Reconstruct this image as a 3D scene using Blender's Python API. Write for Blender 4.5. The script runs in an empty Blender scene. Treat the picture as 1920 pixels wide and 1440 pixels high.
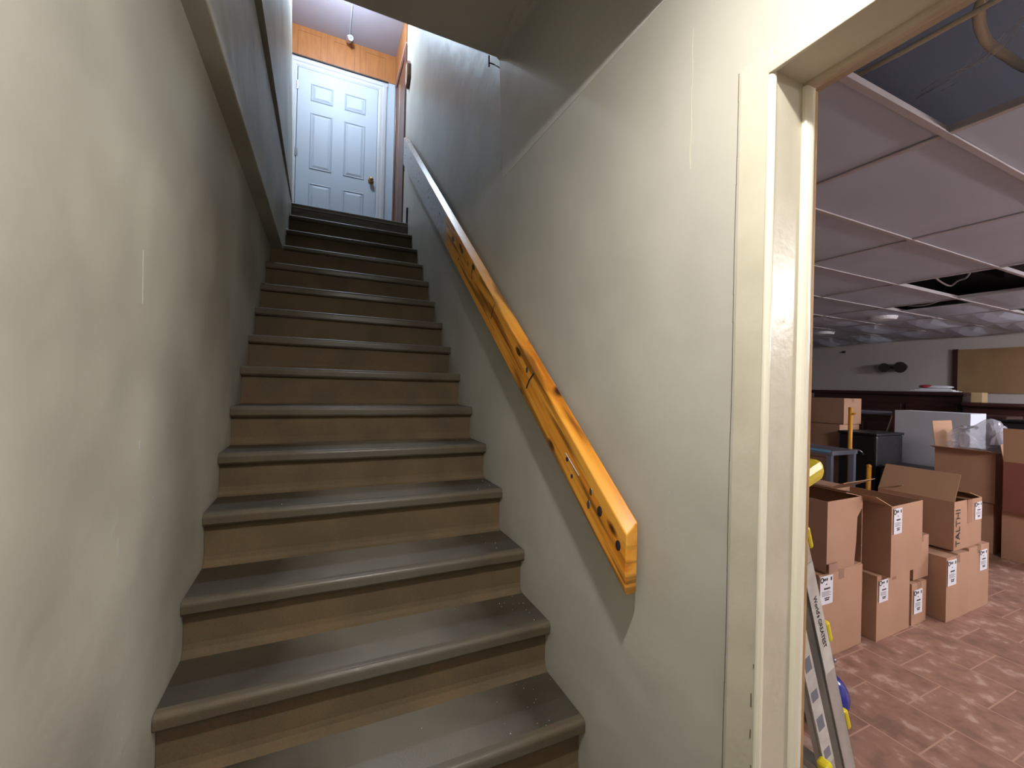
import bpy, bmesh, math, random
from mathutils import Vector, Matrix
random.seed(7)
SC = bpy.context.scene
C = SC.collection
D = bpy.data
# ------------------------------------------------------------------ camera
FPX = 794.63
yaw, pitch, roll = 0.4270, 0.0038, 0.0256
F = Vector((math.sin(yaw)*math.cos(pitch), math.cos(yaw)*math.cos(pitch), math.sin(pitch)))
R0 = Vector((math.cos(yaw), -math.sin(yaw), 0)); U0 = R0.cross(F)
RR = R0*math.cos(roll)+U0*math.sin(roll); UU = U0*math.cos(roll)-R0*math.sin(roll)
cam = D.objects.new('camera', D.cameras.new('camera')); C.objects.link(cam)
cam.matrix_world = Matrix(((RR.x, UU.x, -F.x, -0.8015), (RR.y, UU.y, -F.y, -1.1296), (RR.z, UU.z, -F.z, 1.2564), (0, 0, 0, 1)))
cam.data.sensor_width = 36; cam.data.lens = FPX*36/1920; cam.data.clip_start = 0.02
SC.camera = cam
# ------------------------------------------------------------------ world, view
w = D.worlds.new('world'); SC.world = w; w.use_nodes = True
w.node_tree.nodes['Background'].inputs[0].default_value = (0.03, 0.03, 0.032, 1)
SC.view_settings.view_transform = 'Standard'; SC.view_settings.look = 'None'
SC.view_settings.gamma = 1; SC.view_settings.use_curve_mapping = False
SC.view_settings.exposure = 0.42
# lamp strengths
P_BULB, P_UP, P_ROOM, P_HALL_FILL, P_ROOM2 = 700.0, 560.0, 150.0, 3.1, 300.0

# ------------------------------------------------------------------ materials
def mat(name, col, rough=0.7, bump=0.0, bscale=40, col2=None, mscale=3, spec=0.5, metal=0, detail=4, emit=None, estr=0, stretch=None, bdist=0.01):
    m = D.materials.new(name); m.use_nodes = True
    nt = m.node_tree; N = nt.nodes; L = nt.links; b = N['Principled BSDF']
    b.inputs['Base Color'].default_value = (*col, 1); b.inputs['Roughness'].default_value = rough
    b.inputs['Metallic'].default_value = metal; b.inputs['Specular IOR Level'].default_value = spec
    tc = N.new('ShaderNodeTexCoord'); mp = N.new('ShaderNodeMapping'); L.new(tc.outputs['Object'], mp.inputs[0])
    if stretch: mp.inputs['Scale'].default_value = stretch
    if col2:
        n = N.new('ShaderNodeTexNoise'); n.inputs['Scale'].default_value = mscale; n.inputs['Detail'].default_value = detail
        L.new(mp.outputs[0], n.inputs['Vector'])
        r = N.new('ShaderNodeValToRGB'); r.color_ramp.elements[0].position = .35; r.color_ramp.elements[1].position = .65
        r.color_ramp.elements[0].color = (*col, 1); r.color_ramp.elements[1].color = (*col2, 1)
        L.new(n.outputs['Fac'], r.inputs[0]); L.new(r.outputs[0], b.inputs['Base Color'])
    if bump:
        n2 = N.new('ShaderNodeTexNoise'); n2.inputs['Scale'].default_value = bscale; n2.inputs['Detail'].default_value = 5
        L.new(mp.outputs[0], n2.inputs['Vector'])
        bp = N.new('ShaderNodeBump'); bp.inputs['Strength'].default_value = bump; bp.inputs['Distance'].default_value = bdist
        L.new(n2.outputs['Fac'], bp.inputs['Height']); L.new(bp.outputs[0], b.inputs['Normal'])
    if emit:
        b.inputs['Emission Color'].default_value = (*emit, 1); b.inputs['Emission Strength'].default_value = estr
    return m
def lin(r, g, b):
    f = lambda c: (c/255/12.92) if c/255 <= .04045 else ((c/255+.055)/1.055)**2.4
    return (f(r), f(g), f(b))

M = {}
M['plaster'] = mat('cream_plaster', lin(192, 189, 178), .42, .25, 4, lin(180, 177, 167), 2.2, spec=.35, bdist=.03)
M['plaster_left'] = mat('cream_plaster_smudged', lin(190, 187, 174), .45, .28, 3, lin(162, 158, 147), 1.8, spec=.35, bdist=.05, detail=2)
M['plaster_grey'] = mat('grey_ceiling_paint', lin(206, 204, 199), .3, .15, 4, lin(194, 192, 187), 2, spec=.4, bdist=.03)
M['paint_trim'] = mat('cream_gloss_trim_paint', lin(205, 199, 180), .32, .3, 60, lin(194, 188, 168), 9, bdist=.003)
M['chip_grey'] = mat('chipped_paint_grey', lin(120, 108, 90), .7)  # grey-brown for paint chips and the seam crack
M['tan_paint'] = mat('worn_tan_paint', lin(184, 168, 146), .5, .2, 60, lin(170, 152, 130), 10, bdist=.003)
M['bare_wood'] = mat('bare_yellowed_wood', lin(196, 160, 108), .6, .2, 60, lin(170, 132, 84), 12, stretch=(6, 6, .6))
M['white_door'] = mat('white_door_paint', lin(168, 178, 190), .55, .05, 60)
M['white_trim'] = mat('white_gloss_trim', lin(182, 184, 188), .35)
M['bead'] = mat('glossy_cream_bead', lin(232, 226, 208), .25)
M['brown_door'] = mat('brown_stained_door', lin(104, 66, 50), .35, .1, 40, lin(84, 50, 38), 6, stretch=(6, 6, .5))
M['ceiling_up'] = mat('white_ceiling_board', lin(160, 152, 160), .8, .3, 200, bdist=.002)
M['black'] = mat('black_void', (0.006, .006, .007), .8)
M['concrete'] = mat('hall_floor', lin(120, 108, 94), .6, .2, 20)
M['brass'] = mat('brass', lin(190, 150, 100), .22, metal=1)
M['steel'] = mat('steel', lin(170, 170, 175), .3, metal=1)
M['dark_strip'] = mat('dark_rubber_strip', lin(48, 38, 36), .6)
M['grey_wood'] = mat('worn_grey_nosing_wood', lin(122, 115, 102), .6, .2, 30, lin(96, 90, 80), 10, stretch=(.6, 8, 8))
M['tile_ceiling'] = mat('grey_ceiling_tile', lin(186, 194, 210), .85, .35, 220, lin(176, 183, 198), 1.2, bdist=.002)
M['grid_metal'] = mat('painted_grid_metal', lin(176, 170, 172), .45)
M['room_wall'] = mat('taupe_room_wall', lin(182, 176, 170), .7, .1, 30)
M['cardboard'] = mat('cardboard', lin(176, 138, 112), .85, .12, 90, lin(168, 130, 104), 3, bdist=.003)
M['cardboard_in'] = mat('cardboard_inside', lin(172, 136, 106), .9, .1, 90)
M['cardboard_red'] = mat('reddish_cardboard', lin(138, 84, 70), .85, .12, 90, lin(128, 76, 62), 3, bdist=.003)
M['label'] = mat('white_paper_label', lin(222, 224, 230), .6)
M['sticker'] = mat('scuffed_sticker', lin(214, 212, 205), .6, .1, 40, lin(190, 188, 182), 20)
M['ink'] = mat('black_ink', lin(45, 40, 40), .6)
M['tape'] = mat('clear_packing_tape', lin(150, 112, 88), .18)
M['mahogany'] = mat('dark_mahogany', lin(62, 34, 30), .4, .1, 30, lin(48, 25, 22), 4, stretch=(1, 1, 6))
M['black_stuff'] = mat('black_vinyl', lin(24, 23, 26), .45, .3, 20, bdist=.02)
M['pegboard'] = mat('brown_hardboard', lin(150, 122, 84), .7, .1, 60, lin(142, 112, 78), 4)
M['white_panel'] = mat('white_laminate', lin(206, 212, 224), .5)
M['aluminium'] = mat('brushed_aluminium', lin(196, 194, 188), .42, .15, 60, lin(170, 168, 163), 14, metal=.35, stretch=(1, 1, .3))
M['yellow'] = mat('yellow_plastic', lin(226, 205, 40), .35)
M['orange'] = mat('yellow_orange_pole', lin(214, 150, 40), .5)
M['blue'] = mat('glossy_blue_plastic', lin(20, 34, 130), .12)
M['grey_metal'] = mat('grey_painted_metal', lin(120, 124, 140), .4)
M['cable'] = mat('cable_sheath', lin(190, 182, 160), .6)
M['joist'] = mat('dark_joist_wood', lin(70, 48, 46), .8)
M['plenum'] = mat('plenum_grey', lin(98, 98, 110), .9)
M['web'] = mat('grey_cobweb', lin(180, 180, 186), .9)
M['red'] = mat('red_print', lin(170, 60, 70), .5)
M['tan_block'] = mat('pale_end_grain', lin(186, 160, 120), .7, .2, 60)
M['cyan'] = mat('pale_blue_strip', lin(120, 185, 225), .3)
# clear crumpled bag
pm = mat('clear_plastic_bag', lin(190, 190, 200), .15); pm.node_tree.nodes['Principled BSDF'].inputs['Alpha'].default_value = .45
M['plastic'] = pm

def grain_wood():
    """orange lacquered pine with knots; lacquer worn off towards the top"""
    m = D.materials.new('orange_lacquered_pine'); m.use_nodes = True
    nt = m.node_tree; N = nt.nodes; L = nt.links; b = N['Principled BSDF']
    tc = N.new('ShaderNodeTexCoord')
    mp = N.new('ShaderNodeMapping'); mp.inputs['Rotation'].default_value = (-math.atan(.79), 0, 0); L.new(tc.outputs['Object'], mp.inputs[0])
    st = N.new('ShaderNodeMapping'); st.inputs['Scale'].default_value = (6, .9, 22); L.new(mp.outputs[0], st.inputs[0])
    n = N.new('ShaderNodeTexNoise'); n.inputs['Scale'].default_value = 1.6; n.inputs['Detail'].default_value = 6; L.new(st.outputs[0], n.inputs['Vector'])
    r = N.new('ShaderNodeValToRGB'); e = r.color_ramp.elements
    e[0].position = .3; e[0].color = (*lin(190, 112, 32), 1); e[1].position = .55; e[1].color = (*lin(240, 172, 70), 1)
    x = e.new(.43); x.color = (*lin(232, 152, 50), 1)
    L.new(n.outputs['Fac'], r.inputs[0])
    # knots
    kv = N.new('ShaderNodeMapping'); kv.inputs['Scale'].default_value = (.01, 3.6, 9); L.new(mp.outputs[0], kv.inputs[0])
    v = N.new('ShaderNodeTexVoronoi'); v.inputs['Scale'].default_value = 1.35; L.new(kv.outputs[0], v.inputs['Vector'])
    kr = N.new('ShaderNodeValToRGB'); kr.color_ramp.elements[0].position = .12; kr.color_ramp.elements[0].color = (1, 1, 1, 1)
    kr.color_ramp.elements[1].position = .20; kr.color_ramp.elements[1].color = (0, 0, 0, 1); L.new(v.outputs['Distance'], kr.inputs[0])
    mx = N.new('ShaderNodeMix'); mx.data_type = 'RGBA'; L.new(kr.outputs[0], mx.inputs[0]); L.new(r.outputs[0], mx.inputs[6])
    mx.inputs[7].default_value = (*lin(74, 34, 14), 1)
    # dark grain stain streaks
    s2 = N.new('ShaderNodeMapping'); s2.inputs['Scale'].default_value = (1, 1.4, 26); L.new(mp.outputs[0], s2.inputs[0])
    n3 = N.new('ShaderNodeTexNoise'); n3.inputs['Scale'].default_value = 1.1; n3.inputs['Detail'].default_value = 8; L.new(s2.outputs[0], n3.inputs['Vector'])
    r3 = N.new('ShaderNodeValToRGB'); r3.color_ramp.elements[0].position = .52; r3.color_ramp.elements[0].color = (0, 0, 0, 1)
    r3.color_ramp.elements[1].position = .60; r3.color_ramp.elements[1].color = (.75, .75, .75, 1); L.new(n3.outputs['Fac'], r3.inputs[0])
    mx3 = N.new('ShaderNodeMix'); mx3.data_type = 'RGBA'; L.new(r3.outputs[0], mx3.inputs[0]); L.new(mx.outputs[2], mx3.inputs[6]); mx3.inputs[7].default_value = (*lin(96, 56, 22), 1)
    # worn bare wood at the upper end (along Y)
    sx = N.new('ShaderNodeSeparateXYZ'); L.new(tc.outputs['Object'], sx.inputs[0])
    n2 = N.new('ShaderNodeTexNoise'); n2.inputs['Scale'].default_value = 9; L.new(tc.outputs['Object'], n2.inputs['Vector'])
    ad = N.new('ShaderNodeMath'); ad.operation = 'MULTIPLY_ADD'; ad.inputs[1].default_value = .7; L.new(n2.outputs['Fac'], ad.inputs[0]); L.new(sx.outputs['Y'], ad.inputs[2])
    mr = N.new('ShaderNodeMapRange'); mr.inputs['From Min'].default_value = 1.95; mr.inputs['From Max'].default_value = 2.05; L.new(ad.outputs[0], mr.inputs['Value'])
    mx2 = N.new('ShaderNodeMix'); mx2.data_type = 'RGBA'; L.new(mr.outputs[0], mx2.inputs[0]); L.new(mx3.outputs[2], mx2.inputs[6])
    n4 = N.new('ShaderNodeTexNoise'); n4.inputs['Scale'].default_value = 14; L.new(st.outputs[0], n4.inputs['Vector'])
    r4 = N.new('ShaderNodeValToRGB'); r4.color_ramp.elements[0].color = (*lin(128, 112, 98), 1); r4.color_ramp.elements[1].color = (*lin(186, 180, 176), 1)
    r4.color_ramp.elements[0].position = .3; r4.color_ramp.elements[1].position = .55
    L.new(n4.outputs['Fac'], r4.inputs[0]); L.new(r4.outputs[0], mx2.inputs[7])
    L.new(mx2.outputs[2], b.inputs['Base Color']); b.inputs['Roughness'].default_value = .28
    return m
M['rail'] = grain_wood()

def stair_mat(name, c1, c2, worn=None, rough=.62):
    m = D.materials.new(name); m.use_nodes = True
    nt = m.node_tree; N = nt.nodes; L = nt.links; b = N['Principled BSDF']
    tc = N.new('ShaderNodeTexCoord')
    n = N.new('ShaderNodeTexNoise'); n.inputs['Scale'].default_value = 5; n.inputs['Detail'].default_value = 6; L.new(tc.outputs['Object'], n.inputs['Vector'])
    r = N.new('ShaderNodeValToRGB'); r.color_ramp.elements[0].position = .35; r.color_ramp.elements[1].position = .65
    r.color_ramp.elements[0].color = (*c1, 1); r.color_ramp.elements[1].color = (*c2, 1); L.new(n.outputs['Fac'], r.inputs[0])
    f = N.new('ShaderNodeTexNoise'); f.inputs['Scale'].default_value = 160; f.inputs['Detail'].default_value = 2; L.new(tc.outputs['Object'], f.inputs['Vector'])
    mxf = N.new('ShaderNodeMix'); mxf.data_type = 'RGBA'; mxf.blend_type = 'MULTIPLY'; mxf.inputs[0].default_value = .45
    L.new(r.outputs[0], mxf.inputs[6]); L.new(f.outputs['Color'], mxf.inputs[7])
    out = mxf.outputs[2]; b.inputs['Roughness'].default_value = rough
    if worn:
        # foot-worn, polished greyer patch mid-tread; its paler tone also paints in a highlight
        sx = N.new('ShaderNodeSeparateXYZ'); L.new(tc.outputs['Object'], sx.inputs[0])
        n2 = N.new('ShaderNodeTexNoise'); n2.inputs['Scale'].default_value = 3.5; n2.inputs['Detail'].default_value = 5; L.new(tc.outputs['Object'], n2.inputs['Vector'])
        a = N.new('ShaderNodeMath'); a.operation = 'ADD'; a.inputs[1].default_value = .56; L.new(sx.outputs['X'], a.inputs[0])
        ab = N.new('ShaderNodeMath'); ab.operation = 'ABSOLUTE'; L.new(a.outputs[0], ab.inputs[0])
        ma = N.new('ShaderNodeMath'); ma.operation = 'MULTIPLY_ADD'; ma.inputs[1].default_value = .45; L.new(n2.outputs['Fac'], ma.inputs[0]); L.new(ab.outputs[0], ma.inputs[2])
        mr = N.new('ShaderNodeMapRange'); mr.inputs['From Min'].default_value = .62; mr.inputs['From Max'].default_value = .34; L.new(ma.outputs[0], mr.inputs['Value'])
        mx = N.new('ShaderNodeMix'); mx.data_type = 'RGBA'; L.new(mr.outputs[0], mx.inputs[0]); L.new(out, mx.inputs[6]); mx.inputs[7].default_value = (*worn, 1)
        out = mx.outputs[2]
        rr = N.new('ShaderNodeMapRange'); rr.inputs['To Min'].default_value = rough; rr.inputs['To Max'].default_value = .36; L.new(mr.outputs[0], rr.inputs['Value'])
        L.new(rr.outputs[0], b.inputs['Roughness'])
    L.new(out, b.inputs['Base Color'])
    bp = N.new('ShaderNodeBump'); bp.inputs['Strength'].default_value = .35; bp.inputs['Distance'].default_value = .002
    L.new(f.outputs['Fac'], bp.inputs['Height']); L.new(bp.outputs[0], b.inputs['Normal'])
    return m
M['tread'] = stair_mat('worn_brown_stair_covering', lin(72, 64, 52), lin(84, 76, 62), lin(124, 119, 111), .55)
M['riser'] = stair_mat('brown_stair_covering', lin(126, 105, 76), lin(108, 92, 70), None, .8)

M['nosing'] = stair_mat('brown_nosing_covering', lin(112, 98, 76), lin(96, 85, 68), lin(104, 98, 88), .6)
def floor_mat():
    m = D.materials.new('terracotta_tile_pattern_vinyl'); m.use_nodes = True
    nt = m.node_tree; N = nt.nodes; L = nt.links; b = N['Principled BSDF']
    tc = N.new('ShaderNodeTexCoord'); mp = N.new('ShaderNodeMapping'); mp.inputs['Rotation'].default_value = (0, 0, math.pi/2)
    mp.inputs['Location'].default_value = (0.066, 1.41, 0)
    L.new(tc.outputs['Object'], mp.inputs[0])
    br = N.new('ShaderNodeTexBrick'); br.inputs['Scale'].default_value = 1; br.inputs['Brick Width'].default_value = .33; br.inputs['Row Height'].default_value = .316
    br.inputs['Mortar Size'].default_value = .0035; br.inputs['Mortar Smooth'].default_value = .1; br.offset = .5
    br.inputs['Color1'].default_value = (1, 1, 1, 1); br.inputs['Color2'].default_value = (.86, .86, .86, 1); br.inputs['Mortar'].default_value = (1, 1, 1, 1)
    L.new(mp.outputs[0], br.inputs['Vector'])
    n = N.new('ShaderNodeTexNoise'); n.inputs['Scale'].default_value = 13; n.inputs['Detail'].default_value = 3; L.new(tc.outputs['Object'], n.inputs['Vector'])
    r = N.new('ShaderNodeValToRGB'); e = r.color_ramp.elements
    e[0].position = .34; e[0].color = (*lin(132, 100, 86), 1); e[1].position = .68; e[1].color = (*lin(186, 158, 144), 1)
    x = e.new(.46); x.color = (*lin(150, 113, 96), 1); x = e.new(.58); x.color = (*lin(158, 121, 104), 1)
    L.new(n.outputs['Fac'], r.inputs[0])
    mx = N.new('ShaderNodeMix'); mx.data_type = 'RGBA'; mx.blend_type = 'MULTIPLY'; mx.inputs[0].default_value = 1; L.new(r.outputs[0], mx.inputs[6]); L.new(br.outputs['Color'], mx.inputs[7])
    mo = N.new('ShaderNodeMix'); mo.data_type = 'RGBA'; L.new(br.outputs['Fac'], mo.inputs[0]); L.new(mx.outputs[2], mo.inputs[6]); mo.inputs[7].default_value = (*lin(180, 144, 124), 1)
    L.new(mo.outputs[2], b.inputs['Base Color']); b.inputs['Roughness'].default_value = .5
    bp = N.new('ShaderNodeBump'); bp.inputs['Strength'].default_value = .35; bp.inputs['Distance'].default_value = .006
    L.new(n.outputs['Fac'], bp.inputs['Height']); L.new(bp.outputs[0], b.inputs['Normal'])
    return m
M['room_floor'] = floor_mat()

def panel_wood():
    m = mat('orange_wood_panelling', lin(152, 98, 54), .4, .05, 40, lin(140, 88, 46), 5, stretch=(5, 5, 1))
    return m
M['panelling'] = panel_wood()
M['groove'] = mat('panel_groove_dark', lin(110, 66, 34), .5)

# ------------------------------------------------------------------ helpers
def add_box(bm, x0, x1, y0, y1, z0, z1, mx=None):
    v = [bm.verts.new((x, y, z)) for x in (x0, x1) for y in (y0, y1) for z in (z0, z1)]
    fs = [(0, 1, 3, 2), (4, 6, 7, 5), (0, 4, 5, 1), (2, 3, 7, 6), (0, 2, 6, 4), (1, 5, 7, 3)]
    for f in fs: bm.faces.new([v[i] for i in f])
    if mx is not None: bmesh.ops.transform(bm, matrix=mx, verts=v)
    return v
def add_prism(bm, pts, axis, a, b):
    """pts: 2D outline; extruded along axis from a to b"""
    def P(q, t):
        if axis == 'x': return (t, q[0], q[1])
        if axis == 'y': return (q[0], t, q[1])
        return (q[0], q[1], t)
    va = [bm.verts.new(P(q, a)) for q in pts]; vb = [bm.verts.new(P(q, b)) for q in pts]
    bm.faces.new(va); bm.faces.new(vb[::-1]); n = len(pts)
    for i in range(n): bm.faces.new((va[i], vb[i], vb[(i+1) % n], va[(i+1) % n]))
    return va+vb
def add_cyl(bm, p, q, r, n=16, r2=None):
    p = Vector(p); q = Vector(q); d = (q-p); l = d.length
    mx = Matrix.Translation((p+q)/2) @ d.to_track_quat('Z', 'Y').to_matrix().to_4x4()
    return bmesh.ops.create_cone(bm, cap_ends=True, segments=n, radius1=r, radius2=r if r2 is None else r2, depth=l, matrix=mx)['verts']
def add_sphere(bm, c, r, n=20, sc=(1, 1, 1)):
    mx = Matrix.Translation(c) @ Matrix.Diagonal((*sc, 1))
    return bmesh.ops.create_uvsphere(bm, u_segments=n, v_segments=n//2, radius=r, matrix=mx)['verts']
def add_tube(bm, pts, r, n=8):
    pts = [Vector(p) for p in pts]; rings = []
    for i, p in enumerate(pts):
        d = (pts[min(i+1, len(pts)-1)]-pts[max(i-1, 0)]).normalized()
        q = d.to_track_quat('Z', 'Y')
        rings.append([bm.verts.new(p+q @ Vector((r*math.cos(2*math.pi*k/n), r*math.sin(2*math.pi*k/n), 0))) for k in range(n)])
    for a, b in zip(rings, rings[1:]):
        for k in range(n): bm.faces.new((a[k], a[(k+1) % n], b[(k+1) % n], b[k]))
    bm.faces.new(rings[0][::-1]); bm.faces.new(rings[-1])
def add_quad_sheet(bm, a, b, c, d, t):
    """four corners thickened by t along the normal"""
    a, b, c, d = map(Vector, (a, b, c, d)); n = (b-a).cross(d-a).normalized()*t
    lo = [bm.verts.new(p) for p in (a, b, c, d)]; hi = [bm.verts.new(p+n) for p in (a, b, c, d)]
    bm.faces.new(lo[::-1]); bm.faces.new(hi)
    for i in range(4): bm.faces.new((lo[i], lo[(i+1) % 4], hi[(i+1) % 4], hi[i]))
def catmull(pts, k=6):
    pts = [Vector(p) for p in pts]; o = []
    for i in range(len(pts)-1):
        p0 = pts[max(i-1, 0)]; p1 = pts[i]; p2 = pts[i+1]; p3 = pts[min(i+2, len(pts)-1)]
        for j in range(k):
            t = j/k
            o.append(.5*((2*p1)+(p2-p0)*t+(2*p0-5*p1+4*p2-p3)*t*t+(3*p1-p0-3*p2+p3)*t**3))
    return o+[pts[-1]]
def obj(name, bm, m, parent=None, bevel=0, smooth=False, mw=None, seg=2, kind=None, label=None):
    bmesh.ops.recalc_face_normals(bm, faces=bm.faces)
    me = D.meshes.new(name); bm.to_mesh(me); bm.free()
    o = D.objects.new(name, me); C.objects.link(o)
    me.materials.append(M[m] if isinstance(m, str) else m)
    if smooth:
        for p in me.polygons: p.use_smooth = True
    if bevel:
        b = o.modifiers.new('bevel', 'BEVEL'); b.width = bevel; b.segments = seg; b.limit_method = 'ANGLE'; b.angle_limit = .6
    if parent: o.parent = parent
    if mw is not None: o.matrix_world = mw
    if kind: o['kind'] = kind
    if label: o['label'] = label
    return o
def boxobj(name, b, m, parent=None, bevel=0, **k):
    bm = bmesh.new(); add_box(bm, *b); return obj(name, bm, m, parent, bevel, **k)
def tag(o, label, cat, group=None):
    o['label'] = label; o['category'] = cat
    if group: o['group'] = group
    return o
def thing(name, label, cat, loc=(0, 0, 0), rot=(0, 0, 0), group=None):
    o = D.objects.new(name, None); C.objects.link(o); o.location = loc; o.rotation_euler = rot; o.empty_display_size = .1
    return tag(o, label, cat, group)
def struct(name, boxes, m, bevel=0, parent=None, smooth=False):
    bm = bmesh.new()
    for b in boxes: add_box(bm, *b)
    return obj(name, bm, m, parent, bevel, kind=None if parent else 'structure', smooth=smooth)
def text(name, s, size, mw, m, parent=None, ext=.0004):
    cu = D.curves.new(name, 'FONT'); cu.body = s; cu.size = size; cu.extrude = ext; cu.align_x = 'CENTER'; cu.align_y = 'CENTER'
    t = D.objects.new('tmp', cu); C.objects.link(t)
    bpy.context.view_layer.update()
    me = D.meshes.new_from_object(t.evaluated_get(bpy.context.evaluated_depsgraph_get()))
    D.objects.remove(t); me.materials.clear(); me.materials.append(M[m])
    o = D.objects.new(name, me); C.objects.link(o)
    if parent: o.parent = parent
    o.matrix_local = mw
    return o

# ================================================================== SETTING: stairwell
FZ = -.19
struct('floor', [(-1.4, 0.0, -2.9, .0, FZ-.1, FZ)], 'concrete')
# left wall (lower) and the overhanging upper part
struct('wall_left', [(-1.33, -1.17, -2.9, 3.6, FZ, 2.28)], 'plaster_left')
bm = bmesh.new()
add_prism(bm, [(-1.33, -.35), (-1.110, -.35), (-1.0785, 3.38), (-1.33, 3.38)], 'z', 2.28, 2.905)
obj('wall_upper_left', bm, 'plaster_left', kind='structure', bevel=.004)
bm = bmesh.new()
add_prism(bm, [(-1.4, 2.932), (-1.074, 2.932), (-1.140, 5.45), (-1.4, 5.45)], 'y', .8, 3.38)
obj('wall_stairwell_left', bm, 'plaster_left', kind='structure')
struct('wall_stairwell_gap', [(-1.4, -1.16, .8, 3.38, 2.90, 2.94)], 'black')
# right wall (with doorway to the storage room)
bm = bmesh.new()
add_box(bm, 0, .122, -.583, 3.68, FZ, 5.45)
add_box(bm, 0, .122, -1.42, -.583, 1.905, 2.6)
add_box(bm, 0, .122, -2.9, -1.42, FZ, 2.6)
obj('wall_right', bm, 'plaster', kind='structure')
# leaning plaster strip above the ceiling line, coved into the raised ceiling
bm = bmesh.new()
secs = []
for yy, rad in ((-.35, .13), (.1, .10), (.5, .06), (.72, .03), (.80, .012)):
    prof = [(0.01, 2.275), (-.001, 2.278), (-.036, 2.855-rad)]
    for k in range(1, 9):
        a = k/8*math.pi/2; prof.append((-.036-rad*(1-math.cos(a)), 2.855-rad+rad*math.sin(a)))
    prof += [(-.036-rad, 2.9), (0.01, 2.9)]
    secs.append([bm.verts.new((x, yy, z)) for x, z in prof])
for A, B in zip(secs, secs[1:]):
    for k in range(len(A)): bm.faces.new((A[k], A[(k+1) % len(A)], B[(k+1) % len(A)], B[k]))
bm.faces.new(secs[0]); bm.faces.new(secs[-1][::-1])
o = obj('wall_cove', bm, 'plaster_grey', kind='structure')
# ceilings
struct('ceiling', [(-1.33, -.0, -2.9, -.35, 2.28, 2.86)], 'plaster')
struct('ceiling_raised', [(-1.33, 0.0, -.35, .80, 2.855, 3.0)], 'plaster_grey', bevel=.01)
struct('wall_header', [(-1.4, 0.0, .62, .80, 3.0, 5.45)], 'plaster')
struct('wall_back', [(-1.33, .136, -3.0, -2.9, FZ, 2.4)], 'plaster')
struct('ceiling_upstairs', [(-1.45, 1.0, .6, 4.7, 5.45, 5.55)], 'ceiling_up')
struct('wall_bulkhead', [(-1.13, 0.0, 3.285, 3.30, 5.07, 5.45)], 'plaster')
bm = bmesh.new(); add_box(bm, -.575, -.565, 3.3, 4.485, 5.438, 5.451)
obj('trim_1', bm, 'white_trim', kind='structure')

# ---------------- staircase
NOS = [(-.235, .0), (-.004, .195), (.230, .385), (.458, .569), (.703, .768), (.935, .948), (1.167, 1.128), (1.412, 1.322), (1.642, 1.507), (1.868, 1.698), (2.104, 1.894), (2.338, 2.098), (2.578, 2.299), (2.826, 2.502), (3.103, 2.723), (3.352, 2.915)]
st = thing('staircase', 'straight flight of steps covered in worn brown sheet, rising between two cream walls', 'staircase', (-.585, -.2, FZ))
def ch(name, bm, m, root=st, **k):
    o = obj(name, bm, m, root, **k); o.matrix_parent_inverse = Matrix.Translation(root.location).inverted(); return o
for i in range(len(NOS)-1):
    y, z = NOS[i]; yn, zn = NOS[i+1]
    xl = -1.1685 if z < 2.25 else -1.0785
    zb = NOS[i-1][1] if i else FZ
    t = .046 if i < 12 else .034
    bm = bmesh.new(); add_prism(bm, [(yn+.03, z), (y+.030, z), (y+.030, z-.012), (yn+.03, z-.012)], 'x', xl, -.0015)
    ch('tread', bm, 'tread')
    # rounded, slightly drooping nosing wrapped over the edge
    pr = [(y+.030, z), (y+.018, z)]
    for k in range(7):
        a = math.pi/2+k/6*math.pi*.5; pr.append((y+.016+.016*math.cos(a), z-.016+.016*math.sin(a)))
    pr += [(y+.001, z-t+.008), (y+.008, z-t), (y+.036, z-t), (y+.036, z-.014)]
    bm = bmesh.new(); n = 14; secs = []
    for q in range(n+1):
        xx = xl+(-.0015-xl)*q/n; dz = random.uniform(-.0012, .0012) if 0 < q < n else 0
        secs.append([bm.verts.new((xx, py, pz+(dz if pz < z-.02 else 0))) for py, pz in pr])
    for A, B in zip(secs, secs[1:]):
        for k in range(len(A)): bm.faces.new((A[k], A[(k+1) % len(A)], B[(k+1) % len(A)], B[k]))
    bm.faces.new(secs[0]); bm.faces.new(secs[-1][::-1])
    ch('nosing', bm, 'nosing')
    xr = -1.1685 if zb < 2.25 else xl
    # riser flares forward where it meets the tread below
    bm = bmesh.new(); add_prism(bm, [(y+.012, zb), (y+.050, zb), (y+.050, z-t), (y+.036, z-t), (y+.036, zb+.035), (y+.032, zb+.018), (y+.024, zb+.006)], 'x', xr, -.0015)
    ch('riser', bm, 'riser')
y, z = NOS[-1]
bm = bmesh.new(); add_box(bm, -1.08, -.0015, y+.03, y+.042, NOS[-2][1], z-.1)
ch('riser', bm, 'riser')
# landing
struct('floor_landing', [(-1.40, .5, 3.39, 4.62, 2.70, 2.915)], 'grey_wood')
bm = bmesh.new(); add_prism(bm, [(3.352, 2.80), (3.352, 2.915), (3.362, 2.921), (3.395, 2.921), (3.395, 2.80)], 'x', -1.087, 0); add_box(bm, -1.087, 0, 3.345, 3.352, 2.872, 2.884)
obj('trim_2', bm, 'grey_wood', kind='structure', bevel=.003)

# ---------------- landing walls and doors
struct('wall_landing_left', [(-1.45, -1.27, 3.4, 4.62, 2.915, 5.45)], 'plaster')
struct('wall_landing', [(-1.27, -1.13, 4.5, 4.62, 2.915, 5.45), (-.203, .0, 4.5, 4.62, 2.915, 5.45), (-1.13, -.203, 4.5, 4.62, 4.965, 5.45)], M['white_door'])
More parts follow.
